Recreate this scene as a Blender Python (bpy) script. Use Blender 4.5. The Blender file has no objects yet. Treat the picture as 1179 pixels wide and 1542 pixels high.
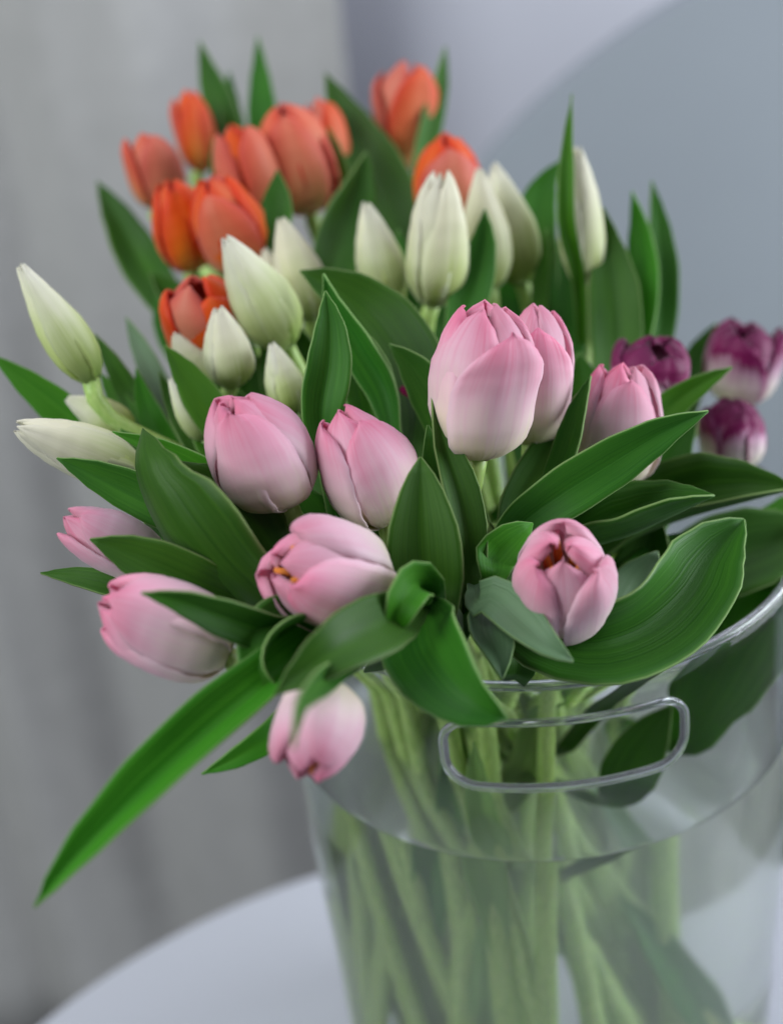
import bpy, bmesh, math, random
from mathutils import Vector, Matrix, noise

random.seed(7)
scene = bpy.context.scene
C = scene.collection

# ------------------------------------------------------------------ camera
W, H, F = 1179.0, 1542.0, 2520.0            # photo size and focal length in its pixels
PITCH, YAW, ROLL = math.radians(29.01), math.radians(-5.29), math.radians(-6.07)
EYE = Vector((0.0, -0.527, 0.526))
fw = Vector((math.sin(YAW)*math.cos(PITCH), math.cos(YAW)*math.cos(PITCH), -math.sin(PITCH)))
r0 = fw.cross(Vector((0, 0, 1))).normalized()
u0 = r0.cross(fw)
RT = r0*math.cos(ROLL) + u0*math.sin(ROLL)
UP = -r0*math.sin(ROLL) + u0*math.cos(ROLL)
cam_data = bpy.data.cameras.new('camera')
cam = bpy.data.objects.new('camera', cam_data)
C.objects.link(cam)
m = Matrix((RT, UP, -fw)).transposed().to_4x4()
m.translation = EYE
cam.matrix_world = m
cam_data.sensor_fit = 'VERTICAL'
cam_data.lens = 50
cam_data.sensor_height = 50*H/F
cam_data.sensor_width = 50*W/F
cam_data.clip_start = 0.02
cam_data.clip_end = 50
cam_data.dof.use_dof = True
cam_data.dof.focus_distance = 0.508
cam_data.dof.aperture_fstop = 4.0
scene.camera = cam

# ------------------------------------------------------------------ light
world = bpy.data.worlds.new('World')
scene.world = world
world.use_nodes = True
bg = world.node_tree.nodes['Background']
bg.inputs[0].default_value = (0.72, 0.82, 1.0, 1)
bg.inputs[1].default_value = 0.16

def area(name, loc, target, size, energy, col):
    d = bpy.data.lights.new(name, 'AREA')
    d.shape = 'RECTANGLE'
    d.size, d.size_y = size
    d.energy = energy
    d.color = col
    o = bpy.data.objects.new(name, d)
    C.objects.link(o)
    o.location = loc
    o.rotation_euler = (Vector(target) - Vector(loc)).to_track_quat('-Z', 'Y').to_euler()
    return o
area('window_light', (-1.15, -0.75, 1.35), (0, 0, 0.25), (1.1, 1.5), 38, (0.93, 0.97, 1.0))
area('side_fill_light', (1.25, 0.12, 0.42), (0, 0, 0.14), (0.8, 0.9), 30, (0.88, 0.94, 1.0))  # added fill lamp, no real window: brightens stems and water inside the vase
area('ceiling_light', (0.35, 0.25, 1.75), (0, 0, 0.2), (1.2, 1.2), 10, (0.85, 0.75, 1.0))

vs = scene.view_settings
vs.view_transform = 'Standard'
vs.look = 'None'
vs.exposure = -0.12
vs.gamma = 1.0
cy = scene.cycles
cy.max_bounces = 16
cy.transmission_bounces = 14
cy.transparent_max_bounces = 12
cy.diffuse_bounces = 5
cy.volume_bounces = 4
cy.use_denoising = True
cy.sample_clamp_indirect = 8.0

# ------------------------------------------------------------------ helpers
def P(x, y, d):
    return EYE + d*(fw + RT*((x - W/2)/F) - UP*((y - H/2)/F))

def ray_plane(x, y, axis, val):
    v = P(x, y, 1.0) - EYE
    return EYE + v*((val - EYE[axis])/v[axis])

def link(name, me, mat, parent=None, smooth=True):
    o = bpy.data.objects.new(name, me)
    C.objects.link(o)
    if mat is not None:
        me.materials.append(mat)
    if smooth:
        me.polygons.foreach_set('use_smooth', [True]*len(me.polygons))
    if parent is not None:
        o.parent = parent
        o.matrix_parent_inverse = Matrix.Translation(-parent.location)
    return o

def tag(o, label, cat, group=None):
    o['label'] = label
    o['category'] = cat
    if group:
        o['group'] = group
    return o

def interp(tab, x):
    if x <= tab[0][0]:
        return tab[0][1]
    for (a, p), (b, q) in zip(tab, tab[1:]):
        if x <= b:
            t = (x - a)/(b - a)
            t = t*t*(3 - 2*t)*0.5 + t*0.5
            return p + (q - p)*t
    return tab[-1][1]

def catmull(pts, n):
    """n+1 points spread evenly along a smooth curve through pts"""
    q = [pts[0]*2 - pts[1]] + list(pts) + [pts[-1]*2 - pts[-2]]
    out = []
    for i in range(1, len(q) - 2):
        p0, p1, p2, p3 = q[i-1], q[i], q[i+1], q[i+2]
        for k in range(24):
            t = k/24
            out.append(0.5*((2*p1) + (p2 - p0)*t + (2*p0 - 5*p1 + 4*p2 - p3)*t*t + (3*p1 - p0 - 3*p2 + p3)*t**3))
    out.append(pts[-1].copy())
    acc = [0.0]
    for a, b in zip(out, out[1:]):
        acc.append(acc[-1] + (b - a).length)
    res, j = [], 0
    for k in range(n + 1):
        s = acc[-1]*k/n
        while j < len(acc) - 2 and acc[j+1] < s:
            j += 1
        t = (s - acc[j])/max(acc[j+1] - acc[j], 1e-9)
        res.append(out[j].lerp(out[j+1], min(max(t, 0), 1)))
    return res

def grid_mesh(name, rows, uv):
    """rows: list of equal-length rows of points, uv: the same of (u, v)"""
    nr, nc = len(rows), len(rows[0])
    me = bpy.data.meshes.new(name)
    verts = [p for r in rows for p in r]
    faces = [(i*nc + j, i*nc + j + 1, (i+1)*nc + j + 1, (i+1)*nc + j) for i in range(nr - 1) for j in range(nc - 1)]
    me.from_pydata(verts, [], faces)
    l = me.uv_layers.new(name='UVMap')
    flat = [c for r in uv for c in r]
    for lp in me.loops:
        l.data[lp.index].uv = flat[lp.vertex_index]
    return me

def lathe(name, prof, seg):
    """prof: closed list of (r, z); points with r = 0 sit on the axis"""
    bm = bmesh.new()
    rings = []
    for r, z in prof:
        if r < 1e-6:
            rings.append([bm.verts.new((0, 0, z))])
        else:
            rings.append([bm.verts.new((r*math.cos(2*math.pi*i/seg), r*math.sin(2*math.pi*i/seg), z)) for i in range(seg)])
    for a, b in zip(rings, rings[1:]):
        for i in range(seg):
            j = (i + 1) % seg
            if len(a) == 1 and len(b) == 1:
                continue
            if len(a) == 1:
                bm.faces.new((a[0], b[j], b[i]))
            elif len(b) == 1:
                bm.faces.new((a[i], a[j], b[0]))
            else:
                bm.faces.new((a[i], a[j], b[j], b[i]))
    bmesh.ops.recalc_face_normals(bm, faces=bm.faces)
    me = bpy.data.meshes.new(name)
    bm.to_mesh(me)
    bm.free()
    return me

def tube(name, pts, radii, seg=10, closed=False):
    bm = bmesh.new()
    n = len(pts)
    rings = []
    ref = Vector((0.3, 0.8, 0.2))
    for i, p in enumerate(pts):
        if closed:
            t = (pts[(i+1) % n] - pts[i-1]).normalized()
        else:
            t = (pts[min(i+1, n-1)] - pts[max(i-1, 0)]).normalized()
        a = (ref - t*ref.dot(t)).normalized()
        ref = a
        b = t.cross(a)
        r = radii[i] if isinstance(radii, list) else radii
        rings.append([bm.verts.new(p + (a*math.cos(2*math.pi*k/seg) + b*math.sin(2*math.pi*k/seg))*r) for k in range(seg)])
    for i in range(n if closed else n - 1):
        A, B = rings[i], rings[(i+1) % n]
        off = 0
        if closed and i == n - 1:
            off = min(range(seg), key=lambda o: (A[0].co - B[o].co).length)
        for k in range(seg):
            bm.faces.new((A[k], A[(k+1) % seg], B[(k+1+off) % seg], B[(k+off) % seg]))
    if not closed:
        bm.faces.new(rings[0][::-1])
        bm.faces.new(rings[-1])
    bmesh.ops.recalc_face_normals(bm, faces=bm.faces)
    me = bpy.data.meshes.new(name)
    bm.to_mesh(me)
    bm.free()
    return me

# ------------------------------------------------------------------ materials
def new_mat(name):
    mt = bpy.data.materials.new(name)
    mt.use_nodes = True
    nt = mt.node_tree
    nt.nodes.clear()
    out = nt.nodes.new('ShaderNodeOutputMaterial')
    return mt, nt, out

def N(nt, kind, **kw):
    n = nt.nodes.new(kind)
    for k, v in kw.items():
        if k.startswith('_'):
            setattr(n, k[1:], v)
        else:
            n.inputs[k.replace('__', ' ')].default_value = v
    return n

def math_node(nt, op, a, b=None):
    n = nt.nodes.new('ShaderNodeMath')
    n.operation = op
    for i, x in enumerate((a, b)):
        if x is None:
            continue
        if isinstance(x, (int, float)):
            n.inputs[i].default_value = x
        else:
            nt.links.new(x, n.inputs[i])
    return n.outputs[0]

def ramp(nt, fac, stops):
    n = nt.nodes.new('ShaderNodeValToRGB')
    e = n.color_ramp.elements
    while len(e) < len(stops):
        e.new(0.5)
    for el, (p, c) in zip(e, stops):
        el.position = p
        el.color = (*c, 1)
    nt.links.new(fac, n.inputs[0])
    return n.outputs[0]

def mixc(nt, fac, a, b, mode='MIX'):
    n = nt.nodes.new('ShaderNodeMix')
    n.data_type = 'RGBA'
    n.blend_type = mode
    for i, x in ((0, fac), (6, a), (7, b)):
        if isinstance(x, (int, float)):
            n.inputs[i].default_value = x
        elif isinstance(x, tuple):
            n.inputs[i].default_value = (*x, 1)
        else:
            nt.links.new(x, n.inputs[i])
    return n.outputs[2]

def uv_parts(nt):
    uvn = nt.nodes.new('ShaderNodeUVMap')
    sp = nt.nodes.new('ShaderNodeSeparateXYZ')
    nt.links.new(uvn.outputs[0], sp.inputs[0])
    return uvn.outputs[0], sp.outputs[0], sp.outputs[1]

def streaks(nt, uv, sx, sy, detail=3.0):
    mp = nt.nodes.new('ShaderNodeMapping')
    mp.inputs['Scale'].default_value = (sx, sy, 1)
    nt.links.new(uv, mp.inputs[0])
    oi = nt.nodes.new('ShaderNodeObjectInfo')
    cb = nt.nodes.new('ShaderNodeCombineXYZ')
    nt.links.new(math_node(nt, 'MULTIPLY', oi.outputs['Random'], 40.0), cb.inputs[2])
    nt.links.new(cb.outputs[0], mp.inputs['Location'])
    tx = nt.nodes.new('ShaderNodeTexNoise')
    tx.inputs['Scale'].default_value = 1.0
    tx.inputs['Detail'].default_value = detail
    nt.links.new(mp.outputs[0], tx.inputs[0])
    return tx.outputs[0], oi.outputs['Random']

def petal_mat(name, stops, edge=None, centre=None, trans=0.3, rough=0.55, streak=0.34):
    mt, nt, out = new_mat(name)
    uv, u, v = uv_parts(nt)
    st, rnd = streaks(nt, uv, 26, 1.3)
    big, _ = streaks(nt, uv, 2.5, 2.2, 1.0)
    au = math_node(nt, 'MULTIPLY', math_node(nt, 'ABSOLUTE', math_node(nt, 'SUBTRACT', u, 0.5)), 2.0)
    fac = math_node(nt, 'ADD', v, math_node(nt, 'MULTIPLY', math_node(nt, 'SUBTRACT', big, 0.5), 0.35))
    fac = math_node(nt, 'ADD', fac, math_node(nt, 'MULTIPLY', math_node(nt, 'SUBTRACT', st, 0.5), streak))
    col = ramp(nt, fac, stops)
    if edge:
        e = math_node(nt, 'POWER', au, edge[1])
        col = mixc(nt, math_node(nt, 'MULTIPLY', e, edge[2]), col, edge[0])
    if centre:
        c = math_node(nt, 'MULTIPLY', math_node(nt, 'POWER', math_node(nt, 'SUBTRACT', 1.0, au), centre[1]), centre[2])
        col = mixc(nt, c, col, centre[0])
    hs = nt.nodes.new('ShaderNodeHueSaturation')
    nt.links.new(col, hs.inputs['Color'])
    nt.links.new(math_node(nt, 'ADD', 0.93, math_node(nt, 'MULTIPLY', rnd, 0.14)), hs.inputs['Value'])
    nt.links.new(math_node(nt, 'ADD', 0.90, math_node(nt, 'MULTIPLY', rnd, 0.22)), hs.inputs['Saturation'])
    col = hs.outputs[0]
    b = N(nt, 'ShaderNodeBsdfPrincipled', Roughness=rough)
    b.inputs['Specular IOR Level'].default_value = 0.35
    b.inputs['Sheen Weight'].default_value = 0.15
    nt.links.new(col, b.inputs['Base Color'])
    bp = N(nt, 'ShaderNodeBump', Strength=0.18, Distance=0.0006)
    nt.links.new(st, bp.inputs['Height'])
    nt.links.new(bp.outputs[0], b.inputs['Normal'])
    tr = nt.nodes.new('ShaderNodeBsdfTranslucent')
    nt.links.new(col, tr.inputs[0])
    mx = N(nt, 'ShaderNodeMixShader', Fac=trans)
    nt.links.new(b.outputs[0], mx.inputs[1])
    nt.links.new(tr.outputs[0], mx.inputs[2])
    nt.links.new(mx.outputs[0], out.inputs[0])
    return mt

M = {}
M['pink'] = petal_mat('pink_petal', [(0.0, (0.70, 0.66, 0.34)), (0.15, (0.86, 0.80, 0.60)), (0.38, (0.89, 0.75, 0.71)), (0.62, (0.89, 0.63, 0.70)), (0.84, (0.86, 0.46, 0.58)), (1.0, (0.82, 0.30, 0.43))], edge=((0.90, 0.74, 0.79), 9, 0.6), trans=0.38)
M['orange'] = petal_mat('orange_petal', [(0.0, (0.62, 0.45, 0.10)), (0.20, (0.76, 0.33, 0.09)), (0.5, (0.78, 0.18, 0.065)), (0.8, (0.76, 0.11, 0.04)), (1.0, (0.72, 0.06, 0.02))], edge=((0.62, 0.03, 0.012), 3, 0.75), centre=((0.80, 0.28, 0.14), 2, 0.5))
M['white'] = petal_mat('white_petal', [(0.0, (0.30, 0.44, 0.07)), (0.18, (0.50, 0.60, 0.18)), (0.42, (0.70, 0.74, 0.42)), (0.70, (0.80, 0.79, 0.57)), (1.0, (0.82, 0.80, 0.64))], edge=((0.86, 0.85, 0.74), 4, 0.4))
M['green_white'] = petal_mat('green_white_petal', [(0.0, (0.24, 0.40, 0.05)), (0.22, (0.42, 0.54, 0.14)), (0.48, (0.62, 0.70, 0.33)), (0.74, (0.78, 0.80, 0.56)), (1.0, (0.84, 0.83, 0.69))])
M['purple'] = petal_mat('purple_petal', [(0.0, (0.60, 0.58, 0.42)), (0.40, (0.70, 0.60, 0.58)), (0.60, (0.58, 0.34, 0.46)), (0.74, (0.22, 0.012, 0.095)), (1.0, (0.12, 0.004, 0.050))], edge=((0.20, 0.010, 0.085), 6, 0.9), trans=0.18)
M['magenta'] = petal_mat('magenta_petal', [(0.0, (0.35, 0.10, 0.14)), (0.4, (0.42, 0.03, 0.12)), (1.0, (0.36, 0.015, 0.10))], trans=0.2)

def leaf_mat(name, dark, light, back_sheen=0.20, trans=0.22):
    mt, nt, out = new_mat(name)
    uv, u, v = uv_parts(nt)
    st, rnd = streaks(nt, uv, 46, 0.8, 2.0)
    big, _ = streaks(nt, uv, 2.0, 3.0, 2.0)
    au = math_node(nt, 'MULTIPLY', math_node(nt, 'ABSOLUTE', math_node(nt, 'SUBTRACT', u, 0.5)), 2.0)
    fac = math_node(nt, 'ADD', math_node(nt, 'MULTIPLY', st, 0.5), math_node(nt, 'MULTIPLY', big, 0.5))
    col = ramp(nt, fac, [(0.3, dark), (0.7, light)])
    rim = math_node(nt, 'MULTIPLY', math_node(nt, 'POWER', au, 60.0), 0.7)
    col = mixc(nt, rim, col, (0.26, 0.40, 0.13))
    hs = nt.nodes.new('ShaderNodeHueSaturation')
    nt.links.new(col, hs.inputs['Color'])
    nt.links.new(math_node(nt, 'ADD', 0.8, math_node(nt, 'MULTIPLY', rnd, 0.45)), hs.inputs['Value'])
    nt.links.new(math_node(nt, 'ADD', 0.488, math_node(nt, 'MULTIPLY', rnd, 0.024)), hs.inputs['Hue'])
    b = N(nt, 'ShaderNodeBsdfPrincipled', Roughness=0.46)
    b.inputs['Specular IOR Level'].default_value = back_sheen
    b.inputs['Sheen Weight'].default_value = 0.04
    nt.links.new(hs.outputs[0], b.inputs['Base Color'])
    bp = N(nt, 'ShaderNodeBump', Strength=0.4, Distance=0.0006)
    nt.links.new(st, bp.inputs['Height'])
    nt.links.new(bp.outputs[0], b.inputs['Normal'])
    tr = nt.nodes.new('ShaderNodeBsdfTranslucent')
    tc = mixc(nt, 0.5, hs.outputs[0], (0.10, 0.30, 0.01))
    nt.links.new(tc, tr.inputs[0])
    mx = N(nt, 'ShaderNodeMixShader', Fac=trans)
    nt.links.new(b.outputs[0], mx.inputs[1])
    nt.links.new(tr.outputs[0], mx.inputs[2])
    nt.links.new(mx.outputs[0], out.inputs[0])
    return mt
M['leaf'] = leaf_mat('tulip_leaf', (0.014, 0.084, 0.004), (0.050, 0.180, 0.012))
M['bright'] = leaf_mat('fresh_leaf', (0.030, 0.160, 0.005), (0.080, 0.275, 0.014), trans=0.35)
M['sheath'] = leaf_mat('pale_leaf_base', (0.20, 0.37, 0.08), (0.36, 0.54, 0.19), 0.25, 0.3)
M['grey'] = leaf_mat('waxy_leaf', (0.075, 0.15, 0.065), (0.13, 0.23, 0.11), 0.35, 0.12)

mt, nt, out = new_mat('stem_green')
tx = N(nt, 'ShaderNodeTexNoise', Scale=60.0)
col = ramp(nt, tx.outputs[0], [(0.3, (0.28, 0.47, 0.09)), (0.7, (0.46, 0.62, 0.20))])
b = N(nt, 'ShaderNodeBsdfPrincipled', Roughness=0.42)
nt.links.new(col, b.inputs['Base Color'])
b.inputs['Subsurface Weight'].default_value = 0.15
b.inputs['Subsurface Radius'].default_value = (0.4, 0.6, 0.1)
b.inputs['Subsurface Scale'].default_value = 0.003
nt.links.new(b.outputs[0], out.inputs[0])
M['stem'] = mt

def plain(name, col, rough=0.6, noise_scale=8.0, var=0.06, bump=0.0, spec=0.4):
    mt, nt, out = new_mat(name)
    tc = nt.nodes.new('ShaderNodeTexCoord')
    tx = N(nt, 'ShaderNodeTexNoise', Scale=noise_scale, Detail=4.0)
    nt.links.new(tc.outputs['Object'], tx.inputs[0])
    c = ramp(nt, tx.outputs[0], [(0.3, tuple(x*(1 - var) for x in col)), (0.7, tuple(min(x*(1 + var), 1) for x in col))])
    b = N(nt, 'ShaderNodeBsdfPrincipled', Roughness=rough)
    b.inputs['Specular IOR Level'].default_value = spec
    nt.links.new(c, b.inputs['Base Color'])
    if bump:
        bp = N(nt, 'ShaderNodeBump', Strength=bump, Distance=0.002)
        nt.links.new(tx.outputs[0], bp.inputs['Height'])
        nt.links.new(bp.outputs[0], b.inputs['Normal'])
    nt.links.new(b.outputs[0], out.inputs[0])
    return mt
M['wall'] = plain('painted_wall', (0.54, 0.55, 0.60), 0.8, 3.0, 0.03)
M['curtain'] = plain('curtain_cloth', (0.43, 0.43, 0.415), 0.9, 40.0, 0.05, 0.2)
M['panel'] = plain('grey_panel', (0.28, 0.315, 0.34), 0.9, 5.0, 0.04)
M['table'] = plain('white_table', (0.47, 0.49, 0.53), 0.4, 4.0, 0.02)
M['floor'] = plain('grey_floor', (0.16, 0.155, 0.15), 0.6, 3.0, 0.1)
M['anther'] = plain('anther_orange', (0.62, 0.20, 0.03), 0.8, 300.0, 0.25)
M['pistil'] = plain('pistil_yellow', (0.62, 0.55, 0.18), 0.6, 200.0, 0.15)

mt, nt, out = new_mat('clear_glass')
g = N(nt, 'ShaderNodeBsdfGlass', Roughness=0.0, IOR=1.25, Color=(0.992, 0.997, 0.996, 1))
nt.links.new(g.outputs[0], out.inputs[0])
M['glass'] = mt
mt, nt, out = new_mat('vase_water')
g = N(nt, 'ShaderNodeBsdfGlass', Roughness=0.09, IOR=1.33, Color=(0.99, 0.997, 0.994, 1))
nt.links.new(g.outputs[0], out.inputs[0])
vol = N(nt, 'ShaderNodeVolumePrincipled', Density=4.5, Anisotropy=0.2, Color=(0.96, 0.98, 0.97, 1))
nt.links.new(vol.outputs[0], out.inputs['Volume'])
M['water'] = mt
mt, nt, out = new_mat('polished_glass_edge')
g = N(nt, 'ShaderNodeBsdfGlass', Roughness=0.12, IOR=1.46, Color=(0.97, 0.985, 0.985, 1))
df = N(nt, 'ShaderNodeBsdfPrincipled', Roughness=0.3)
df.inputs['Base Color'].default_value = (0.80, 0.82, 0.85, 1)
mx = N(nt, 'ShaderNodeMixShader', Fac=0.13)
nt.links.new(g.outputs[0], mx.inputs[1]); nt.links.new(df.outputs[0], mx.inputs[2]); nt.links.new(mx.outputs[0], out.inputs[0])
M['glass_edge'] = mt

# ------------------------------------------------------------------ setting
def circum(a, b, c):
    ax, ay = a; bx, by = b; cx, cy_ = c
    d = 2*(ax*(by - cy_) + bx*(cy_ - ay) + cx*(ay - by))
    ux = ((ax*ax + ay*ay)*(by - cy_) + (bx*bx + by*by)*(cy_ - ay) + (cx*cx + cy_*cy_)*(ay - by))/d
    uy = ((ax*ax + ay*ay)*(cx - bx) + (bx*bx + by*by)*(ax - cx) + (cx*cx + cy_*cy_)*(bx - ax))/d
    return ux, uy, math.hypot(ax - ux, ay - uy)

FLOOR_Z = -0.75
TZ = -0.05                  # table top
me = bpy.data.meshes.new('floor')
me.from_pydata([(-4, -3, FLOOR_Z), (4, -3, FLOOR_Z), (4, 0.80, FLOOR_Z), (-4, 0.80, FLOOR_Z)], [], [(0, 1, 2, 3)])
o = link('floor', me, M['floor'], smooth=False); o['kind'] = 'structure'
me = bpy.data.meshes.new('wall_back')
me.from_pydata([(-4, 0.75, FLOOR_Z), (4, 0.75, FLOOR_Z), (4, 0.75, 2.2), (-4, 0.75, 2.2)], [], [(0, 1, 2, 3)])
o = link('wall_back', me, M['wall'], smooth=False); o['kind'] = 'structure'

# curtain hanging at the left, soft folds
cx1 = ray_plane(520, 120, 1, 0.66).x
cx0 = cx1 - 1.15
rows, uvs = [], []
nz, nx = 30, 220
for i in range(nz + 1):
    z = FLOOR_Z + 0.01 + (2.15 - FLOOR_Z)*i/nz
    row, ur = [], []
    for j in range(nx + 1):
        t = j/nx
        x = cx0 + (cx1 - cx0)*t
        ph = 2*math.pi*t*6.6 + 0.7*math.sin(5*t*2) + 0.12*math.sin(z*2.1 + t*9)
        y = 0.66 + 0.014*math.sin(ph) + 0.004*math.sin(2.3*ph + 1.0) + 0.008*math.sin(z*1.7 + t*20)
        row.append((x, y, z)); ur.append((t, i/nz))
    rows.append(row); uvs.append(ur)
o = link('curtain', grid_mesh('curtain', rows, uvs), M['curtain'])
sm = o.modifiers.new('thickness', 'SOLIDIFY'); sm.thickness = 0.002
tag(o, 'soft grey curtain hanging in vertical folds behind the tulips', 'curtain')

# big rounded panel behind the bouquet
PY = 0.52
a, b_, c_ = [ray_plane(x, y, 1, PY) for x, y in ((748, 215), (875, 98), (1020, 0))]
ux, uz, ur_ = circum((a.x, a.z), (b_.x, b_.z), (c_.x, c_.z))
print('panel', ux, uz, ur_)
prof = [(0, -0.012), (ur_ - 0.001, -0.012), (ur_, -0.011), (ur_, 0.011), (ur_ - 0.001, 0.012), (0, 0.012)]
o = link('rounded_panel', lathe('rounded_panel', prof, 160), M['panel'])
o.data.set_sharp_from_angle(angle=math.radians(50))
o.rotation_euler = (math.pi/2, 0, 0)
o.location = (ux, PY, uz)
tag(o, 'large pale grey panel with a rounded edge standing behind the bouquet', 'panel')

# round white table
a, b_, c_ = [ray_plane(x, y, 2, TZ) for x, y in ((45, 1537), (285, 1396), (520, 1290))]
ux, uy, ur_ = circum((a.x, a.y), (b_.x, b_.y), (c_.x, c_.y))
print('table', ux, uy, ur_, a, b_, c_)
TR = 0.30
chord_mid = (a + c_)/2
dirn = Vector((c_.y - a.y, -(c_.x - a.x), 0)).normalized()
half = (c_ - a).length/2
tc = chord_mid + dirn*math.sqrt(TR*TR - half*half)
print('table centre', tc)
tb = bpy.data.objects.new('round_table', None); C.objects.link(tb)
tb.location = (tc.x, tc.y, FLOOR_Z)
tag(tb, 'round white table top under the glass vase', 'table')
prof = [(0, -0.025), (TR - 0.012, -0.025), (TR - 0.004, -0.022), (TR, -0.0125), (TR - 0.004, -0.003), (TR - 0.012, 0.0), (0, 0)]
o = link('table_top', lathe('table_top', prof, 160), M['table'])
o.data.set_sharp_from_angle(angle=math.radians(40))
o.parent = tb; o.location = (0, 0, TZ - FLOOR_Z)
prof = [(0, TZ - 0.017 - FLOOR_Z), (0.06, TZ - 0.017 - FLOOR_Z), (0.035, 0.60), (0.03, 0.3), (0.04, 0.08), (0.12, 0.03), (0.24, 0.012), (0.25, 0.0), (0, 0.0)]
o = link('pedestal', lathe('pedestal', prof, 64), M['table'])
o.parent = tb

# ------------------------------------------------------------------ vase
HR = 0.22
WT = 0.0030
def rad(z):
    return interp([(-0.05, 0.0850), (-0.03, 0.0875), (0.02, 0.0900), (0.10, 0.0940), (0.17, 0.0953), (0.22, 0.0966)], z)
vase = bpy.data.objects.new('glass_vase', None); C.objects.link(vase)
vase.location = (0, 0, TZ + 0.0005)
tag(vase, 'clear glass bucket vase with an oval handle opening, holding the tulips', 'vase')
outer = [(0, TZ), (0.076, TZ), (0.082, TZ + 0.0012), (0.0848, TZ + 0.005)] + [(rad(z), z) for z in [TZ + 0.01 + (0.2085 - TZ)*k/32 for k in range(33)]]
rimp = [(rad(HR) - WT/2 + (WT/2 + 0.0006)*math.cos(t), 0.2195 + (WT/2)*math.sin(t)) for t in [math.pi*k/8 for k in range(9)]]
inner = [(rad(z) - WT, z) for z in [0.2185 - (0.2025 - TZ)*k/32 for k in range(33)]] + [(0.081, TZ + 0.0125), (0.076, TZ + 0.011), (0, TZ + 0.0108)]
body = link('vase_wall', lathe('vase_wall', outer + rimp + inner, 192), M['glass'], vase)    # heights are world heights
HZ, HH, HA = 0.1925, 0.0135, math.radians(24.5)     # handle opening: centre height, half height, half angle
HTH = math.radians(-90 + 5.0)
def hole_path(n=96):
    pts = []
    rr = 0.0105
    hw = HA*0.094
    segs = [(hw - rr, HH - rr, 0), (-hw + rr, HH - rr, 90), (-hw + rr, -HH + rr, 180), (hw - rr, -HH + rr, 270)]
    for cxx, czz, a0 in segs:
        for k in range(9):
            an = math.radians(a0 + 90*k/8)
            pts.append((cxx + rr*math.cos(an), czz + rr*math.sin(an)))
    return pts
def on_wall(s, z, dr, th):
    r = rad(HZ + z) - WT/2 + dr
    an = th + s/0.094
    return Vector((r*math.cos(an), r*math.sin(an), HZ + z))
def densify(pts, step):
    out_ = []
    for i, p in enumerate(pts):
        q = pts[(i+1) % len(pts)]
        L = math.hypot(q[0] - p[0], q[1] - p[1])
        k = max(1, int(L/step))
        for j in range(k):
            out_.append((p[0] + (q[0] - p[0])*j/k, p[1] + (q[1] - p[1])*j/k))
    return out_
HP = densify(hole_path(), 0.0025)
for th in (HTH, HTH + math.pi):
    bm = bmesh.new()
    lo = [bm.verts.new(on_wall(s, z, -0.012, th)) for s, z in HP]
    hi = [bm.verts.new(on_wall(s, z, 0.012, th)) for s, z in HP]
    n = len(HP)
    for i in range(n):
        j = (i + 1) % n
        bm.faces.new((lo[i], lo[j], hi[j], hi[i]))
    bmesh.ops.triangle_fill(bm, use_beauty=True, edges=[e for e in bm.edges if e.verts[0] in lo and e.verts[1] in lo])
    bmesh.ops.triangle_fill(bm, use_beauty=True, edges=[e for e in bm.edges if e.verts[0] in hi and e.verts[1] in hi])
    bmesh.ops.recalc_face_normals(bm, faces=bm.faces)
    cm = bpy.data.meshes.new('cutter'); bm.to_mesh(cm); bm.free()
    co = bpy.data.objects.new('cutter', cm); C.objects.link(co)
    md = body.modifiers.new('hole', 'BOOLEAN'); md.operation = 'DIFFERENCE'; md.solver = 'EXACT'; md.object = co
    bpy.context.view_layer.update()
    dg = bpy.context.evaluated_depsgraph_get()
    nm = bpy.data.meshes.new_from_object(body.evaluated_get(dg))
    body.modifiers.clear()
    old = body.data; body.data = nm; bpy.data.meshes.remove(old)
    bpy.data.objects.remove(co); bpy.data.meshes.remove(cm)
    bead = [on_wall(s, z, 0.0003, th) for s, z in HP]
    link('handle_rim', tube('handle_rim', bead, 0.0016, 12, True), M['glass_edge'], vase)
rim_pts = [Vector(((rad(HR) - WT/2 + .0003)*math.cos(a), (rad(HR) - WT/2 + .0003)*math.sin(a), 0.2205)) for a in [2*math.pi*k/180 for k in range(180)]]
link('rim', tube('rim', rim_pts, 0.00165, 12, True), M['glass_edge'], vase)
body.data.name = 'vase_wall'
body.data.polygons.foreach_set('use_smooth', [True]*len(body.data.polygons))
body.data.set_sharp_from_angle(angle=math.radians(40))
WL = 0.147
prof = [(0, TZ + 0.0104), (0.0762, TZ + 0.0107), (0.0815, TZ + 0.0122)] + [(rad(z) - WT + 0.0009, z) for z in [TZ + 0.016 + (WL - TZ - 0.016)*k/18 for k in range(19)]] + [(rad(WL) - WT - 0.001, WL - 0.0012), (rad(WL) - WT - 0.004, WL - 0.0018), (0, WL - 0.0018)]
water = link('vase_water', lathe('vase_water', prof, 160), M['water'])
water.data.set_sharp_from_angle(angle=math.radians(40))
tag(water, 'clear water filling the lower half of the glass vase', 'water')

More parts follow.
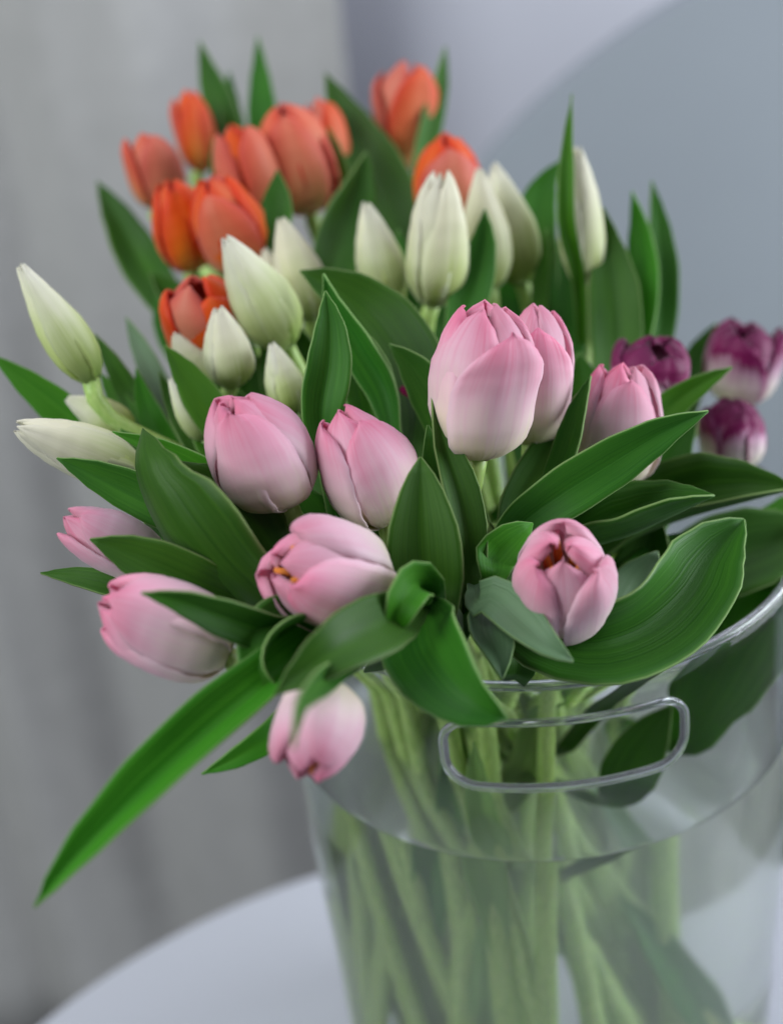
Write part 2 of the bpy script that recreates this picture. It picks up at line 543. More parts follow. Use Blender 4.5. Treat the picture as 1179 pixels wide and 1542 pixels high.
# ------------------------------------------------------------------ tulips
PROF = {
 'cup': [(0, .20), (.05, .46), (.12, .70), (.22, .89), (.36, .985), (.52, 1.0), (.68, .965), (.82, .87), (.92, .73), (1, .52)],
 'cup_in': [(0, .20), (.05, .45), (.12, .68), (.22, .87), (.36, .97), (.52, .99), (.66, .93), (.78, .79), (.88, .58), (.95, .36), (1, .16)],
 'bud': [(0, .24), (.05, .47), (.14, .74), (.26, .95), (.38, 1.0), (.52, .96), (.68, .80), (.82, .58), (.93, .36), (1, .17)],
}
PROF['bud_in'] = PROF['bud']
WID = {
 'cup': [(0, .30), (.10, .58), (.25, .88), (.45, 1.0), (.64, 1.0), (.78, .91), (.88, .75), (.95, .52), (.985, .27), (1, .06)],
 'cup_in': [(0, .30), (.10, .58), (.25, .88), (.45, 1.0), (.62, .98), (.76, .84), (.87, .62), (.95, .38), (1, .10)],
 'bud': [(0, .35), (.12, .66), (.28, .93), (.42, 1.0), (.60, .90), (.78, .66), (.90, .42), (.97, .2), (1, .05)],
}
WID['bud_in'] = WID['bud']
def petal(seed, shape, Hh, Rm, phi0, layer, openness, close, fringe, spread):
    rs = random.Random(seed)
    nu, nv = (28, 30) if fringe else (14, 22)
    bud = shape == 'bud'
    hs = rs.uniform(0.985, 1.01) if bud else (rs.uniform(0.97, 1.01) if layer else rs.uniform(0.86, 0.97))
    key = shape + ('_in' if layer else '')
    cl = close*rs.uniform(0.8, 1.25)
    curl = rs.uniform(-0.03, 0.0) if bud else rs.uniform(-0.02, 0.08)
    asym = rs.choice((-1, 1))*(rs.uniform(0.01, 0.03) if bud else rs.uniform(0.03, 0.085))
    tip_side = rs.uniform(-0.05, 0.05)
    op = math.radians(openness + (rs.uniform(-.4, .4) if bud else rs.uniform(-2.5, 2.5) + (0 if layer else 1.5)))
    ws = spread*rs.uniform(0.94, 1.05)
    off = Vector((rs.uniform(0, 50), rs.uniform(0, 50), rs.uniform(0, 50)))
    rows, uvs = [], []
    for i in range(nv + 1):
        v = i/nv
        pr = interp(PROF[key], v)
        if v > 0.5:
            pr *= 1 + (cl - 1)*((v - 0.5)/0.5)**1.5
        R = Rm*pr*(0.94 if layer else 1.0)
        z = Hh*hs*(v**1.1 if shape == 'bud' else v**1.1*(1 - 0.10*max(0.0, v - 0.6)))*(1 - 0.02*layer)
        bw = Rm*ws*interp(WID[key], v)
        row, ur = [], []
        for j in range(nu + 1):
            u = -1 + 2*j/nu
            wv = bw
            zz = z
            if fringe and v > 0.45:
                fz = (v - 0.45)/0.55
                saw = noise.noise(Vector((u*17, v*17, 0)) + off)*0.8 + (((i*7 + j*5) % 3) - 1)*0.5
                wv *= 1 + 0.05*fz*saw*abs(u)**6
                zz += Hh*0.035*fz**2*saw*(0.35 + abs(u))
            half = wv/max(R, 0.35*Rm)
            half = min(half, 1.45)
            ph = phi0 + u*half + tip_side*v*v
            flat = max(0.0, half - 0.5)*0.05
            rr = R*(1 + curl*u*u*(0.4 + v) + asym*u + flat*u*u)
            rr -= Rm*0.035*math.exp(-(u/0.16)**2)*min(1, v*2.5)*(1 if not layer else 0.4)
            rr += Rm*(0.03 if bud else 0.085)*noise.noise(Vector((u*1.6, v*2.4, 3)) + off)*(0.3 + v)
            # edges fold inwards a little near the top
            edge_in = max(0.0, v - 0.55)
            rr -= Rm*0.30*edge_in*max(0.0, abs(u) - 0.55)
            zz -= Hh*0.07*abs(u)**3*(0.2 + v)
            x, y = rr*math.cos(ph), rr*math.sin(ph)
            # tilt the whole petal outwards about its foot
            dr = Vector((math.cos(phi0), math.sin(phi0), 0))
            rad_c = x*dr.x + y*dr.y
            tan_x, tan_y = x - rad_c*dr.x, y - rad_c*dr.y
            foot = Rm*0.15
            a1 = rad_c - foot
            ra = a1*math.cos(op) + zz*math.sin(op)
            zb = -a1*math.sin(op) + zz*math.cos(op)
            row.append(Vector((dr.x*(ra + foot) + tan_x, dr.y*(ra + foot) + tan_y, zb)))
            ur.append(((u + 1)/2, v))
        rows.append(row); uvs.append(ur)
    return rows, uvs

def frame_for(axis, at_):
    z = axis.normalized()
    view = EYE - at_
    x = (view - z*view.dot(z)).normalized()
    y = z.cross(x)
    return Matrix((x, y, z)).transposed().to_4x4()

LEAN = 0.028                # the whole bouquet hangs forward over the rim
def PB(x, y, d):
    return P(x, y, d - LEAN)

tulips = []
def tulip(colour, base, tip, d, wpx, dd=-0.5, shape=None, close=1.0, openness=0.0, spin=0.0, spread=1.12,
          fringe=False, label='', group=None, stamens=False, mat=None, entry=None, via=None):
    k = len(tulips)
    if colour in ('white', 'green_white'):
        close *= 0.75
    shape = shape or ('bud' if colour in ('white', 'green_white') else 'cup')
    d -= LEAN
    b0 = P(base[0], base[1], d)
    flat = P(tip[0], tip[1], d) - b0
    t0 = P(tip[0], tip[1], d + dd*flat.length)
    ax = t0 - b0
    L = ax.length
    axn = ax.normalized()
    Rm = 0.5*wpx*d/F*(0.95 if shape == 'cup' else 0.98)
    # ---- stem path
    rs = random.Random(100 + k)
    bxy = Vector((b0.x, b0.y, 0))
    if entry is not None:
        e = Vector((entry[0], entry[1], HR - 0.005))
    else:
        exy = bxy*0.5
        if exy.length > 0.066:
            exy = exy.normalized()*0.066
        e = Vector((exy.x, exy.y, HR - 0.005))
    ang = math.atan2(e.y, e.x) + rs.choice((0, 0, 1))*math.pi + rs.uniform(-0.9, 0.9)
    rq = rs.uniform(0.015, 0.066)
    q = Vector((rq*math.cos(ang), rq*math.sin(ang), TZ + 0.0142))
    mid = e.lerp(q, 0.5) + Vector((rs.uniform(-.008, .008), rs.uniform(-.008, .008), 0))
    pts = [b0 + axn*0.002, b0 - axn*min(0.022, 0.4*L)]
    if via:
        pts.append(PB(*via))
    elif (b0.z < HR + 0.05) or bxy.length > 0.12:
        over = Vector((e.x*1.18, e.y*1.18, HR + 0.022))
        pts.append(over)
    pts += [e, mid, q]
    path = catmull(pts, 46)
    root = bpy.data.objects.new('tulip', None); C.objects.link(root)
    root.location = q
    tag(root, label, 'tulip', group)
    bpy.context.view_layer.update()
    sr = max(0.0027, min(0.0034, Rm*0.19))
    radii = [sr*(1.12 if i < 2 else 1.0)*(1 + 0.55*i/46) for i in range(47)]
    me = tube('stem', path, radii, 10)
    link('stem', me, M['stem'], root)
    fr = frame_for(ax, b0)
    fr.translation = b0
    for layer in (1, 0):
        for i in range(3):
            phi = math.radians(spin + 120*i + (60 if layer else 0))
            rows, uvs = petal(k*10 + i + 3*layer, shape, L, Rm, phi, layer, openness, close, fringe, spread)
            rows = [[fr @ p for p in r] for r in rows]
            o = link('petal', grid_mesh('petal', rows, uvs), M[mat or colour], root)
            sm = o.modifiers.new('thickness', 'SOLIDIFY'); sm.thickness = 0.0006; sm.offset = 0
    if stamens:
        pis = [fr @ Vector((0, 0, L*t)) for t in (0.02, 0.25, 0.55, 0.66)]
        link('pistil', tube('pistil', pis, [Rm*.10, Rm*.12, Rm*.11, Rm*.17], 8), M['pistil'], root)
        for i in range(6):
            an = math.radians(60*i + 20)
            dirv = Vector((math.cos(an), math.sin(an), 0))
            pp = [fr @ (dirv*Rm*(0.14 + 0.22*t) + Vector((0, 0, L*(0.05 + 0.78*t)))) for t in (0, .3, .55, .6, .8, 1.0)]
            link('stamen', tube('stamen', pp, [Rm*.03, Rm*.035, Rm*.035, Rm*.085, Rm*.10, Rm*.05], 7), M['anther'], root)
    tulips.append(dict(root=root, path=path, base=b0, L=L, Rm=Rm, n=0, r=sr))
    return root

GO, GW, GP, GU = 'orange tulips in the bouquet', 'white tulip buds in the bouquet', 'pink tulips in the bouquet', 'purple tulips in the bouquet'
# --- orange, at the back
tulip('orange', (246, 312), (213, 192), .71, 78, -.35, close=0.90, label='peach orange tulip leaning outward, at the outer edge of the orange cluster', group=GO, spread=1.02, spin=30)
tulip('orange', (306, 256), (278, 128), .735, 62, -.3, close=1.00, label='narrow orange tulip half hidden behind a green leaf tip and the orange cluster', group=GO, spread=1.02, spin=20)
tulip('orange', (398, 330), (342, 180), .69, 92, -.45, close=0.80, label='red orange tulip squeezed between two bigger orange blooms', group=GO, spread=1.02, spin=50)
tulip('orange', (470, 318), (420, 146), .70, 112, -.4, close=1.10, label='large salmon orange tulip standing tall over the orange cluster', group=GO, spread=1.02, spin=0)
tulip('orange', (512, 285), (476, 135), .725, 60, -.3, close=1.00, label='orange tulip peeking out directly behind the large salmon orange one', group=GO, spread=1.02, spin=40)
tulip('orange', (292, 404), (250, 264), .67, 88, -.45, close=0.90, label='red orange tulip side by side with a broader one above the open orange bloom', group=GO, spread=1.02, spin=15)
tulip('orange', (372, 405), (312, 258), .66, 108, -.5, close=0.85, label='broad orange tulip just above the pointed white green bud', group=GO, spread=1.02, spin=-20)
tulip('orange', (604, 252), (617, 82), .74, 96, -.25, close=1.45, label='single tall orange tulip at the very top with a leaf against its side', group=GO, spread=1.02, spin=30)
tulip('orange', (676, 345), (672, 193), .685, 106, -.45, close=0.95, label='red orange tulip rising directly behind two white buds', group=GO, spread=1.02, spin=10)
tulip('orange', (318, 535), (293, 412), .625, 112, -.75, close=1.10, openness=3, label='vivid orange tulip with opened petal tips among white buds', group=GO, spread=1.02, spin=25)
# --- white and greenish buds
tulip('green_white', (140, 572), (30, 398), .585, 72, -.3, label='long greenish white bud leaning far out over the left-hand foliage on a bent stem', group=GW, spin=20)
tulip('white', (205, 708), (25, 642), .565, 84, -.5, label='large white bud lying almost level above a pink tulip', group=GW, spin=0, close=1.6)
tulip('green_white', (200, 650), (100, 600), .60, 56, -.4, label='small greenish bud between the leaning long bud and the level white bud', group=GW)
tulip('green_white', (432, 520), (340, 355), .615, 94, -.45, label='big pointed white green bud just below the broad orange tulip', group=GW, spin=35)
tulip('white', (470, 478), (424, 328), .645, 74, -.4, label='smooth white bud with a dark leaf tip crossing its foot', group=GW, spin=10)
tulip('white', (424, 470), (398, 374), .655, 40, -.4, label='small white bud tip peeping between two larger white buds', group=GW)
tulip('white', (352, 580), (330, 462), .60, 74, -.5, label='short white green bud standing in front of the vivid opened orange tulip', group=GW, spin=15)
tulip('white', (306, 575), (262, 498), .615, 54, -.5, label='half hidden white bud tip behind a green leaf, under the opened orange tulip', group=GW)
tulip('green_white', (442, 622), (410, 516), .60, 60, -.45, label='slim greenish bud between two leaves above a pink bloom', group=GW, spin=30)
tulip('green_white', (312, 662), (256, 570), .595, 44, -.45, label='thin pale bud tucked among dark leaves beside the pale pink bloom', group=GW)
tulip('green_white', (588, 466), (551, 304), .65, 74, -.4, label='lone pale bud standing before a broad dark leaf, beside the pair of white buds', group=GW, spin=0)
tulip('white', (652, 458), (668, 258), .635, 92, -.4, label='tall white bud with two split petal tips on a yellow green stem', group=GW, spin=30, close=1.6, openness=.5, spread=1.05)
tulip('white', (738, 432), (722, 254), .655, 74, -.4, label='white bud behind a pointed leaf and the split-tipped white bud', group=GW, spin=0)
tulip('green_white', (784, 424), (744, 246), .67, 84, -.35, label='greenish cream bud behind the two white buds', group=GW, spin=40)
tulip('white', (880, 430), (866, 222), .66, 68, -.35, label='slender white bud on a long bare stem with a thin leaf pointing above it', group=GW, spin=60, close=1.8)
# --- pink, at the front
tulip('pink', (720, 684), (742, 440), .545, 158, -.45, close=1.15, label='tallest pale pink tulip on an upright green stem, overlapping another pink one', group=GP, spin=28)
tulip('pink', (800, 664), (806, 446), .572, 112, -.4, close=1.0, label='pink tulip standing directly behind the tallest pink tulip', group=GP, spin=10)
tulip('pink', (434, 750), (340, 588), .535, 156, -.62, close=.6, label='plump smooth pink tulip below the slim greenish bud', group=GP, spin=-25)
tulip('pink', (580, 780), (506, 602), .54, 140, -.55, close=.75, label='pink tulip with layered petals between the plump one and the tallest one', group=GP, spin=35)
tulip('pink', (918, 726), (944, 536), .585, 126, -.5, close=.85, label='pink tulip crossed by a long diagonal leaf, before the purple blooms', group=GP, spin=20)
tulip('pink', (568, 880), (402, 846), .512, 162, -.75, close=.85, openness=2, label='pink tulip turned sideways with an orange stamen showing, over the vase mouth', group=GP, spin=-40, stamens=True)
tulip('pink', (850, 925), (848, 818), .528, 150, -1.7, close=1.0, openness=2.5, spread=1.05, label='pink tulip opened toward the viewer showing its orange centre', group=GP, spin=178, stamens=True)
tulip('pink', (240, 856), (88, 772), .535, 88, -.4, close=.9, label='pink tulip lying outward below the level white bud', group=GP, spin=25)
tulip('pink', (342, 984), (138, 902), .50, 136, -.3, close=.9, label='pink tulip lying outward above the long drooping leaf', group=GP, spin=15)
tulip('pink', (496, 1030), (456, 1182), .478, 124, -.55, close=.95, openness=3, label='pink tulip hanging upside down below the vase rim', group=GP, spin=-35, stamens=True, via=(560, 955, .535))
# --- purple
tulip('purple', (1110, 605), (1128, 478), .675, 108, -.4, close=1.25, openness=3, fringe=True, label='fringed purple and white tulip standing above another purple one', group=GU, spin=-20)
tulip('purple', (968, 615), (988, 506), .625, 112, -.5, close=1.3, openness=4, fringe=True, label='fringed dark purple tulip half hidden behind a pink tulip', group=GU, spin=30)
tulip('purple', (1100, 706), (1100, 592), .655, 92, -.4, close=.95, fringe=True, label='lower purple and white tulip directly under another purple one', group=GU, spin=40)
tulip('magenta', (628, 675), (604, 568), .60, 66, -.4, close=.9, label='magenta tulip almost hidden between dark leaves beside the tallest pink tulip', group=GU)

# ------------------------------------------------------------------ leaves
LW = [(0, .34), (.12, .55), (.28, .86), (.45, 1.0), (.62, .95), (.78, .70), (.90, .38), (.97, .13), (1, .0)]
nleaf = [0]
def leaf(pts, wpx, roll=(0, 0), fold=18, curl=0.15, mat='leaf', wave=0.05, owner=None, prof=None, attach=True, freq=2.0, asym=0.0, lean=True):
    """pts from tip to foot as (x, y, depth); roll in degrees at (tip, foot)"""
    k = nleaf[0]; nleaf[0] += 1
    P3 = [p if isinstance(p, Vector) else (PB if lean else P)(*p) for p in pts]
    foot, prev = P3[-1], P3[-2]
    dirf = (foot - prev).normalized()
    best = None
    for i, t in enumerate(tulips):
        if owner is not None and i != owner:
            continue
        if owner is None and t['n'] >= 3:
            continue
        for j in range(5, 40):
            p = t['path'][j]
            if p.z < HR - 0.03 and foot.z > HR - 0.01:
                break
            v = p - foot
            if v.length < 1e-5:
                continue
            cost = v.length*(1.0 + 1.5*max(0, 0.75 - v.normalized().dot(dirf))) + 0.006*t['n']
            if best is None or cost < best[0]:
                best = (cost, i, j)
    _, i, j = best
    t = tulips[i]
    t['n'] += 1
    if attach:
        P3.append(t['path'][j])
        P3.append(t['path'][min(j + 2, 45)])
    d_mid = sum((p - EYE).dot(fw) for p in P3)/len(P3)
    wid = 0.5*wpx*d_mid/F
    n = 40
    c = catmull(P3[::-1], n)
    vis = sum((a_ - b_).length for a_, b_ in zip(P3, P3[1:len(pts)]))
    tot = sum((a_ - b_).length for a_, b_ in zip(P3, P3[1:]))
    s0 = 1 - vis/tot
    # fraction of the curve that is the added sheath
    rs = random.Random(900 + k)
    ph = rs.uniform(0, 6.28)
    rows, uvs = [], []
    nu = 12
    prevS = None
    for a in range(n, -1, -1):          # from tip to foot, so the sides never swap
        s = a/n
        p = c[a]
        T = (c[min(a+1, n)] - c[max(a-1, 0)]).normalized()
        V = (EYE - p).normalized()
        S0 = T.cross(V).normalized()
        if prevS is not None:
            if S0.dot(prevS) < 0:
                S0 = -S0
            S0 = (S0*0.6 + prevS*0.4)
            S0 = (S0 - T*S0.dot(T)).normalized()
        prevS = S0
        N0 = S0.cross(T)
        r = math.radians(roll[1] + (roll[0] - roll[1])*s)
        S = S0*math.cos(r) + N0*math.sin(r)
        Nn = -S0*math.sin(r) + N0*math.cos(r)
        pf = prof or LW
        if s < s0:
            w = wid*pf[0][1]*(0.55 + 0.45*s/s0)
        else:
            w = max(wid*interp(pf, (s - s0)/(1 - s0)), 0.00025)
        fo = math.radians(fold)*(1.0 if s > .3 else 1 + (.3 - s)*1.5)
        row, ur = [], []
        for b in range(nu + 1):
            u = -1 + 2*b/nu
            lat = w*u*math.cos(fo*min(1, abs(u)*1.5))*(1 + asym*u)
            up = w*(math.sin(fo)*(abs(u) - 0.25*math.exp(-(u/0.25)**2)*0) + curl*u*u)
            up += w*wave*abs(u)**2*2.2*math.sin(freq*6.28*s + ph + (1.3 if u > 0 else 0))*math.sin(math.pi*s)
            row.append(p + S*lat + Nn*up)
            ur.append(((u + 1)/2, s*1.0))
        rows.append(row); uvs.append(ur)
    rows.reverse(); uvs.reverse()
    o = link('leaf', grid_mesh('leaf', rows, uvs), M[mat], t['root'])
    sm = o.modifiers.new('thickness', 'SOLIDIFY'); sm.thickness = 0.0007; sm.offset = 0
    return o

# long drooping leaf and its neighbours, lower left
leaf([(52, 1366, .455), (120, 1290, .458), (215, 1195, .465), (320, 1100, .475), (425, 1010, .49), (480, 960, .505)], 112, (-25, -30), 38, .05, 'bright', .02, prof=[(0, .6), (.15, .85), (.4, 1), (.62, .92), (.8, .66), (.92, .34), (1, 0)])
leaf([(304, 1166, .50), (360, 1138, .50), (420, 1095, .505), (490, 1010, .52)], 46, (10, 10), 15, .1, 'bright')
leaf([(443, 1128, .412), (446, 1088, .416), (458, 1052, .428), (498, 1012, .470), (570, 975, .508)], 46, (30, 30), 25, .1, 'leaf')
leaf([(414, 1046, .460), (450, 1018, .460), (510, 975, .464), (575, 940, .482), (630, 915, .505)], 96, (-8, -5), 14, .1, 'leaf', .04)
leaf([(425, 1042, .486), (398, 1010, .486), (398, 978, .488), (425, 945, .495), (480, 925, .51)], 74, (-40, -30), 30, .5, 'leaf', .02)
leaf([(320, 1002, .515), (352, 998, .512), (400, 990, .51), (460, 965, .515)], 20, (0, 0), 10, .1, 'bright')
leaf([(213, 893, .472), (270, 905, .474), (340, 930, .482), (410, 950, .495), (470, 940, .51)], 62, (10, 15), 16, .1, 'leaf')
leaf([(62, 863, .545), (110, 868, .542), (170, 880, .54), (260, 900, .54), (340, 910, .54)], 46, (-20, -20), 12, .05, 'leaf')
leaf([(136, 812, .512), (190, 830, .512), (250, 855, .512), (320, 885, .515), (400, 900, .525)], 84, (12, 12), 12, .1, 'leaf')
leaf([(86, 690, .535), (130, 708, .535), (190, 735, .535), (270, 775, .535), (350, 820, .54)], 68, (10, 10), 14, .05, 'leaf')
leaf([(216, 646, .525), (205, 700, .522), (226, 770, .522), (268, 838, .522), (330, 900, .525), (410, 950, .528), (460, 960, .535)], 305, (-66, -72), 56, .12, 'leaf', .03, prof=[(0, .40), (.15, .66), (.35, .95), (.55, 1.0), (.72, .90), (.86, .60), (.95, .27), (1, 0)])
leaf([(170, 650, .545), (250, 680, .545), (340, 730, .545), (430, 775, .545), (500, 820, .55)], 50, (10, 10), 12, .05, 'bright')
leaf([(348, 860, .522), (372, 890, .522), (420, 920, .522), (490, 945, .525), (560, 945, .53)], 100, (25, 10), 18, .12, 'leaf', .05)
# left back leaves
leaf([(-12, 534, .60), (40, 575, .60), (95, 620, .60), (160, 680, .60), (230, 740, .60)], 60, (5, 5), 16, .05, 'bright')
leaf([(143, 503, .62), (172, 548, .62), (205, 605, .62), (260, 680, .61)], 42, (20, 20), 18, .05, 'leaf')
leaf([(190, 478, .64), (215, 530, .635), (245, 590, .63), (290, 660, .62)], 40, (10, 10), 18, .05, 'grey')
leaf([(205, 555, .61), (222, 610, .61), (248, 660, .605), (300, 730, .60)], 44, (15, 15), 15, .05, 'bright')
leaf([(240, 560, .60), (262, 610, .60), (292, 665, .595), (340, 740, .59)], 36, (0, 0), 15, .05, 'leaf')
leaf([(248, 520, .585), (278, 560, .585), (312, 610, .585), (350, 660, .585), (390, 720, .585)], 62, (8, 8), 14, .05, 'bright')
leaf([(147, 273, .72), (175, 325, .715), (205, 385, .71), (240, 440, .70), (290, 510, .69)], 72, (-15, -10), 16, .08, 'leaf')
leaf([(235, 445, .69), (250, 490, .685), (285, 545, .68), (330, 600, .67)], 50, (10, 10), 14, .05, 'leaf')
# behind the orange cluster
leaf([(301, 62, .745), (315, 110, .745), (335, 170, .74), (355, 235, .735), (380, 310, .72)], 56, (15, 15), 18, .08, 'leaf')
leaf([(345, 108, .75), (345, 160, .745), (352, 215, .74), (370, 300, .73)], 44, (-25, -25), 18, .05, 'leaf')
leaf([(388, 55, .745), (392, 110, .745), (396, 170, .74), (402, 250, .735), (420, 330, .72)], 48, (8, 8), 16, .05, 'leaf')
leaf([(490, 110, .73), (515, 165, .725), (550, 230, .72), (585, 300, .71), (610, 380, .70), (620, 460, .68)], 92, (-12, -6), 18, .1, 'leaf')
leaf([(671, 70, .73), (660, 130, .728), (645, 190, .725), (632, 250, .72), (630, 330, .71)], 46, (-35, -30), 20, .05, 'leaf')
leaf([(418, 256, .655), (418, 305, .655), (412, 355, .652), (420, 420, .65)], 56, (10, 10), 14, .05, 'leaf')
leaf([(552, 228, .675), (538, 285, .675), (515, 345, .67), (500, 410, .66), (510, 480, .65)], 92, (-20, -10), 24, .1, 'leaf')
leaf([(494, 192, .70), (503, 225, .70), (512, 262, .70), (528, 330, .695)], 30, (10, 10), 14, .05, 'bright')
leaf([(322, 210, .682), (324, 235, .682), (330, 262, .682), (352, 330, .68)], 26, (5, 5), 14, .05, 'leaf')
# middle leaves
leaf([(452, 408, .60), (500, 432, .60), (555, 475, .60), (600, 540, .595), (620, 620, .585), (625, 700, .575)], 130, (-10, -5), 16, .1, 'leaf', .04)
leaf([(487, 412, .575), (505, 460, .578), (540, 520, .58), (580, 590, .58), (600, 680, .575)], 60, (20, 15), 25, .1, 'leaf')
leaf([(490, 438, .555), (496, 490, .556), (494, 550, .557), (484, 620, .558), (490, 700, .56)], 84, (-6, -4), 34, -.1, 'leaf', .04)
leaf([(520, 480, .585), (545, 540, .585), (562, 610, .585), (575, 690, .58)], 84, (0, 0), 18, .1, 'leaf')
leaf([(586, 518, .575), (620, 550, .575), (655, 600, .575), (690, 670, .575), (710, 740, .575)], 74, (10, 6), 14, .05, 'leaf')
leaf([(730, 315, .63), (728, 365, .63), (716, 420, .63), (700, 480, .628), (690, 560, .62)], 66, (8, 8), 20, .05, 'leaf')
leaf([(822, 344, .665), (818, 390, .665), (812, 440, .66), (806, 520, .65)], 26, (0, 0), 14, .05, 'bright')
leaf([(600, 345, .66), (608, 400, .66), (615, 470, .655), (622, 550, .645)], 34, (0, 0), 14, .05, 'leaf')
# right back leaves
leaf([(861, 142, .640), (855, 205, .638), (852, 270, .636), (854, 345, .640), (872, 430, .654)], 27, (0, 0), 20, .05, 'bright', prof=[(0, .8), (.3, 1), (.6, .9), (.8, .5), (1, 0)])
leaf([(845, 240, .69), (818, 285, .69), (805, 345, .685), (812, 420, .68), (825, 500, .67)], 74, (10, 10), 16, .05, 'leaf')
leaf([(851, 330, .68), (853, 420, .675), (856, 510, .665), (850, 600, .65)], 62, (0, 0), 14, .05, 'leaf')
leaf([(908, 312, .655), (915, 375, .655), (924, 450, .65), (925, 540, .645), (910, 640, .63)], 84, (-6, -6), 16, .08, 'leaf')
leaf([(951, 288, .665), (963, 345, .665), (968, 420, .66), (960, 500, .655), (945, 590, .64)], 58, (14, 10), 18, .05, 'bright')
leaf([(981, 272, .68), (992, 345, .68), (996, 425, .675), (990, 510, .67), (965, 600, .655)], 54, (-15, -15), 16, .05, 'leaf')
leaf([(1078, 486, .685), (1055, 530, .685), (1035, 585, .68), (1020, 660, .665)], 56, (10, 10), 14, .05, 'leaf')
leaf([(1030, 600, .67), (1020, 650, .66), (1000, 720, .645), (970, 800, .63)], 60, (0, 0), 14, .05, 'leaf')
# right front leaves
leaf([(1066, 619, .545), (1000, 648, .545), (920, 695, .545), (840, 745, .545), (770, 800, .55), (735, 860, .555)], 84, (-14, -10), 18, .1, 'leaf', .02)
leaf([(1102, 553, .60), (1060, 575, .60), (1010, 610, .60), (955, 670, .595), (910, 750, .585)], 54, (-5, -5), 20, .05, 'bright')
leaf([(889, 566, .558), (872, 615, .558), (858, 665, .558), (835, 730, .558), (800, 810, .558)], 48, (25, 20), 25, .05, 'leaf')
leaf([(884, 580, .568), (850, 635, .568), (810, 695, .568), (772, 760, .565), (750, 830, .56)], 56, (-10, -10), 18, .05, 'leaf')
leaf([(1076, 746, .552), (1015, 775, .556), (950, 805, .562), (890, 825, .568), (840, 860, .575)], 150, (62, 62), 50, .1, 'leaf', .03)
leaf([(1200, 735, .585), (1125, 752, .59), (1040, 775, .60), (960, 805, .605), (890, 850, .605)], 165, (48, 45), 45, .1, 'leaf', .03)
leaf([(1120, 782, .560), (1072, 832, .555), (1030, 898, .545), (965, 950, .535), (880, 972, .528), (800, 950, .535)], 150, (0, -8), 30, .38, 'leaf', .16, freq=1.7, prof=[(0, .5), (.12, .7), (.28, .9), (.5, 1.0), (.7, .92), (.85, .62), (.95, .27), (1, 0)])
leaf([(1060, 800, .60), (1010, 845, .60), (960, 900, .595), (915, 950, .59)], 100, (10, 10), 14, .05, 'leaf')
leaf([(990, 830, .575), (965, 870, .575), (940, 915, .57), (910, 960, .565)], 84, (0, 0), 10, .05, 'grey')
# big leaf inside the glass at the right
leaf([(1212, 735, .60), (1160, 830, .595), (1110, 940, .595), (1065, 1040, .602), (1025, 1110, .612)], 165, (0, 10), 14, .12, 'bright', .03, lean=False)
leaf([(1010, 1062, .585), (980, 1105, .59), (948, 1160, .597), (912, 1230, .61)], 84, (0, 0), 12, .05, 'leaf', lean=False)
leaf([(1235, 795, .625), (1150, 822, .62), (1060, 850, .615), (980, 890, .605)], 135, (10, 5), 14, .08, 'leaf')
leaf([(150, 560, .625), (190, 620, .62), (240, 690, .61), (300, 750, .60)], 50, (5, 5), 14, .05, 'bright')
leaf([(276, 598, .60), (310, 650, .595), (350, 710, .59), (400, 770, .58)], 60, (-8, -5), 14, .05, 'bright')
leaf([(300, 335, .73), (320, 400, .725), (345, 470, .71), (370, 540, .695)], 92, (0, 0), 14, .05, 'leaf')
leaf([(560, 330, .72), (570, 400, .715), (585, 480, .70), (600, 560, .68)], 90, (10, 5), 14, .05, 'leaf')
# centre front leaves
leaf([(633, 688, .515), (634, 745, .514), (636, 815, .514), (640, 885, .516), (655, 960, .525)], 112, (-6, 0), 16, .12, 'leaf', .05)
leaf([(651, 598, .535), (668, 670, .534), (694, 755, .532), (704, 840, .532), (704, 930, .54)], 66, (-18, -14), 34, .05, 'leaf')
leaf([(644, 640, .548), (660, 720, .548), (690, 800, .548), (700, 900, .55)], 60, (0, 0), 14, .05, 'leaf')
leaf([(592, 955, .490), (598, 922, .486), (614, 888, .489), (632, 880, .503), (642, 915, .517), (648, 965, .527)], 62, (12, 12), 20, .25, 'bright', .02, prof=[(0, .5), (.3, .9), (.55, 1), (.8, .9), (.93, .55), (1, .1)])
leaf([(764, 1082, .478), (715, 1062, .479), (672, 1020, .486), (640, 970, .498), (625, 915, .515)], 128, (-10, 10), 16, .1, 'leaf', .16, freq=1.4)
leaf([(863, 996, .495), (825, 972, .496), (785, 935, .502), (745, 900, .51), (715, 890, .525)], 66, (14, 14), 14, .1, 'grey', .03)
leaf([(802, 788, .535), (770, 812, .532), (742, 842, .532), (722, 885, .535)], 66, (-8, -8), 18, .1, 'bright', .05)
leaf([(756, 1022, .505), (750, 985, .508), (736, 945, .516), (720, 900, .528)], 66, (10, 5), 16, .15, 'grey', .05)
leaf([(548, 1012, .520), (590, 985, .518), (640, 955, .520), (680, 915, .53)], 56, (0, 0), 12, .1, 'grey')
leaf([(690, 985, .520), (688, 945, .525), (690, 905, .535), (695, 860, .545)], 70, (0, 0), 14, .1, 'leaf')
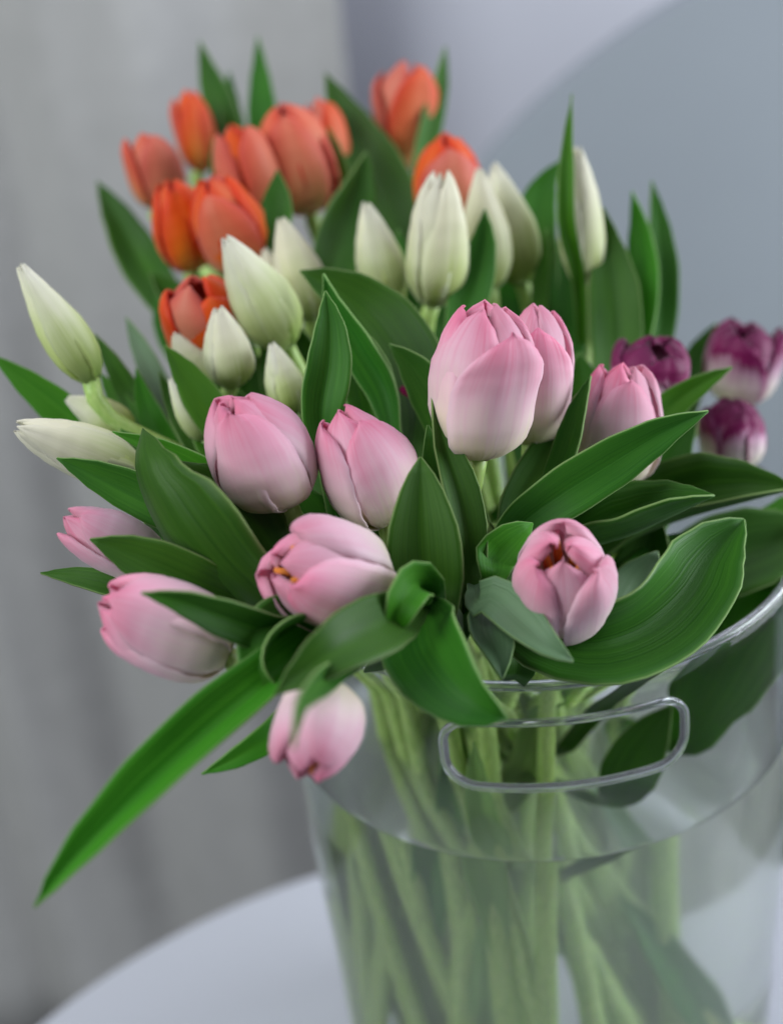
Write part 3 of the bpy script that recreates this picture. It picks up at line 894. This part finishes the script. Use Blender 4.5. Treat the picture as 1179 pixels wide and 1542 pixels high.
# dark inner foliage that fills the gaps
rsf = random.Random(5)
for x, y, d in ((540, 660, .60), (640, 770, .60), (800, 740, .62), (450, 690, .60), (380, 640, .61), (720, 560, .635), (800, 600, .635), (560, 400, .69),
                (640, 480, .66), (450, 540, .63), (360, 560, .64), (300, 480, .675), (880, 620, .63), (980, 700, .62), (860, 860, .58), (560, 830, .56),
                (660, 860, .56), (480, 800, .56), (420, 860, .545), (780, 880, .56), (740, 440, .68), (420, 380, .69), (960, 860, .60), (250, 720, .575), (340, 800, .555)):
    a = rsf.uniform(-.35, .35) + (x - 650)*0.0012
    L = 120
    leaf([(x + L*math.sin(a), y - L*.75*math.cos(a), d), (x + 45*math.sin(a), y - 20, d), (x, y + 50, d - .002), (x - 40*math.sin(a), y + 140, d - .005)], rsf.uniform(70, 105), (rsf.uniform(-30, 30), rsf.uniform(-20, 20)), 16, .08, 'leaf')

# leaf sheaths on the stems inside the vase
rsv = random.Random(11)
for i, t in enumerate(tulips):
    if i % 4 == 3:
        continue
    pa = t['path']
    js = [j for j in range(len(pa)) if pa[j].z < HR - 0.012]
    if len(js) < 12:
        continue
    top = js[0]
    lo_ = rsv.choice((3, 6, 9, 14)); n_ = len(js)
    base_j = min(top + lo_ + int(n_*rsv.uniform(.30, .50)), len(pa) - 4)
    mid_j = (top + lo_ + base_j)//2
    an = rsv.uniform(0, 6.283)
    off = Vector((math.cos(an), math.sin(an), 0))*rsv.uniform(.008, .018)
    def keep(p, lim=0.074):
        h_ = Vector((p.x, p.y, 0))
        if h_.length > lim:
            h_ = h_.normalized()*lim
        return Vector((h_.x, h_.y, p.z))
    leaf([keep(pa[top + lo_] + off), keep(pa[mid_j] + off*.7), keep(pa[base_j] + off*.1), pa[min(base_j + 3, len(pa) - 1)].copy()],
         rsv.uniform(40, 75), (rsv.uniform(-35, 35), rsv.uniform(-25, 25)), 22, .15, rsv.choice(('sheath', 'sheath', 'bright')), .04, owner=i, attach=False,
         prof=[(0, .3), (.2, .6), (.5, 1.0), (.75, .8), (.9, .45), (1, 0)])

bpy.context.view_layer.update()
import sys
if '--diag' in sys.argv:
    for i, t in enumerate(tulips):
        print(i, t['root']['label'][:40], [round(c, 3) for c in t['base']], 'L%.3f R%.3f n%d' % (t['L'], t['Rm'], t['n']))
print('tulips', len(tulips), 'leaves', nleaf[0])
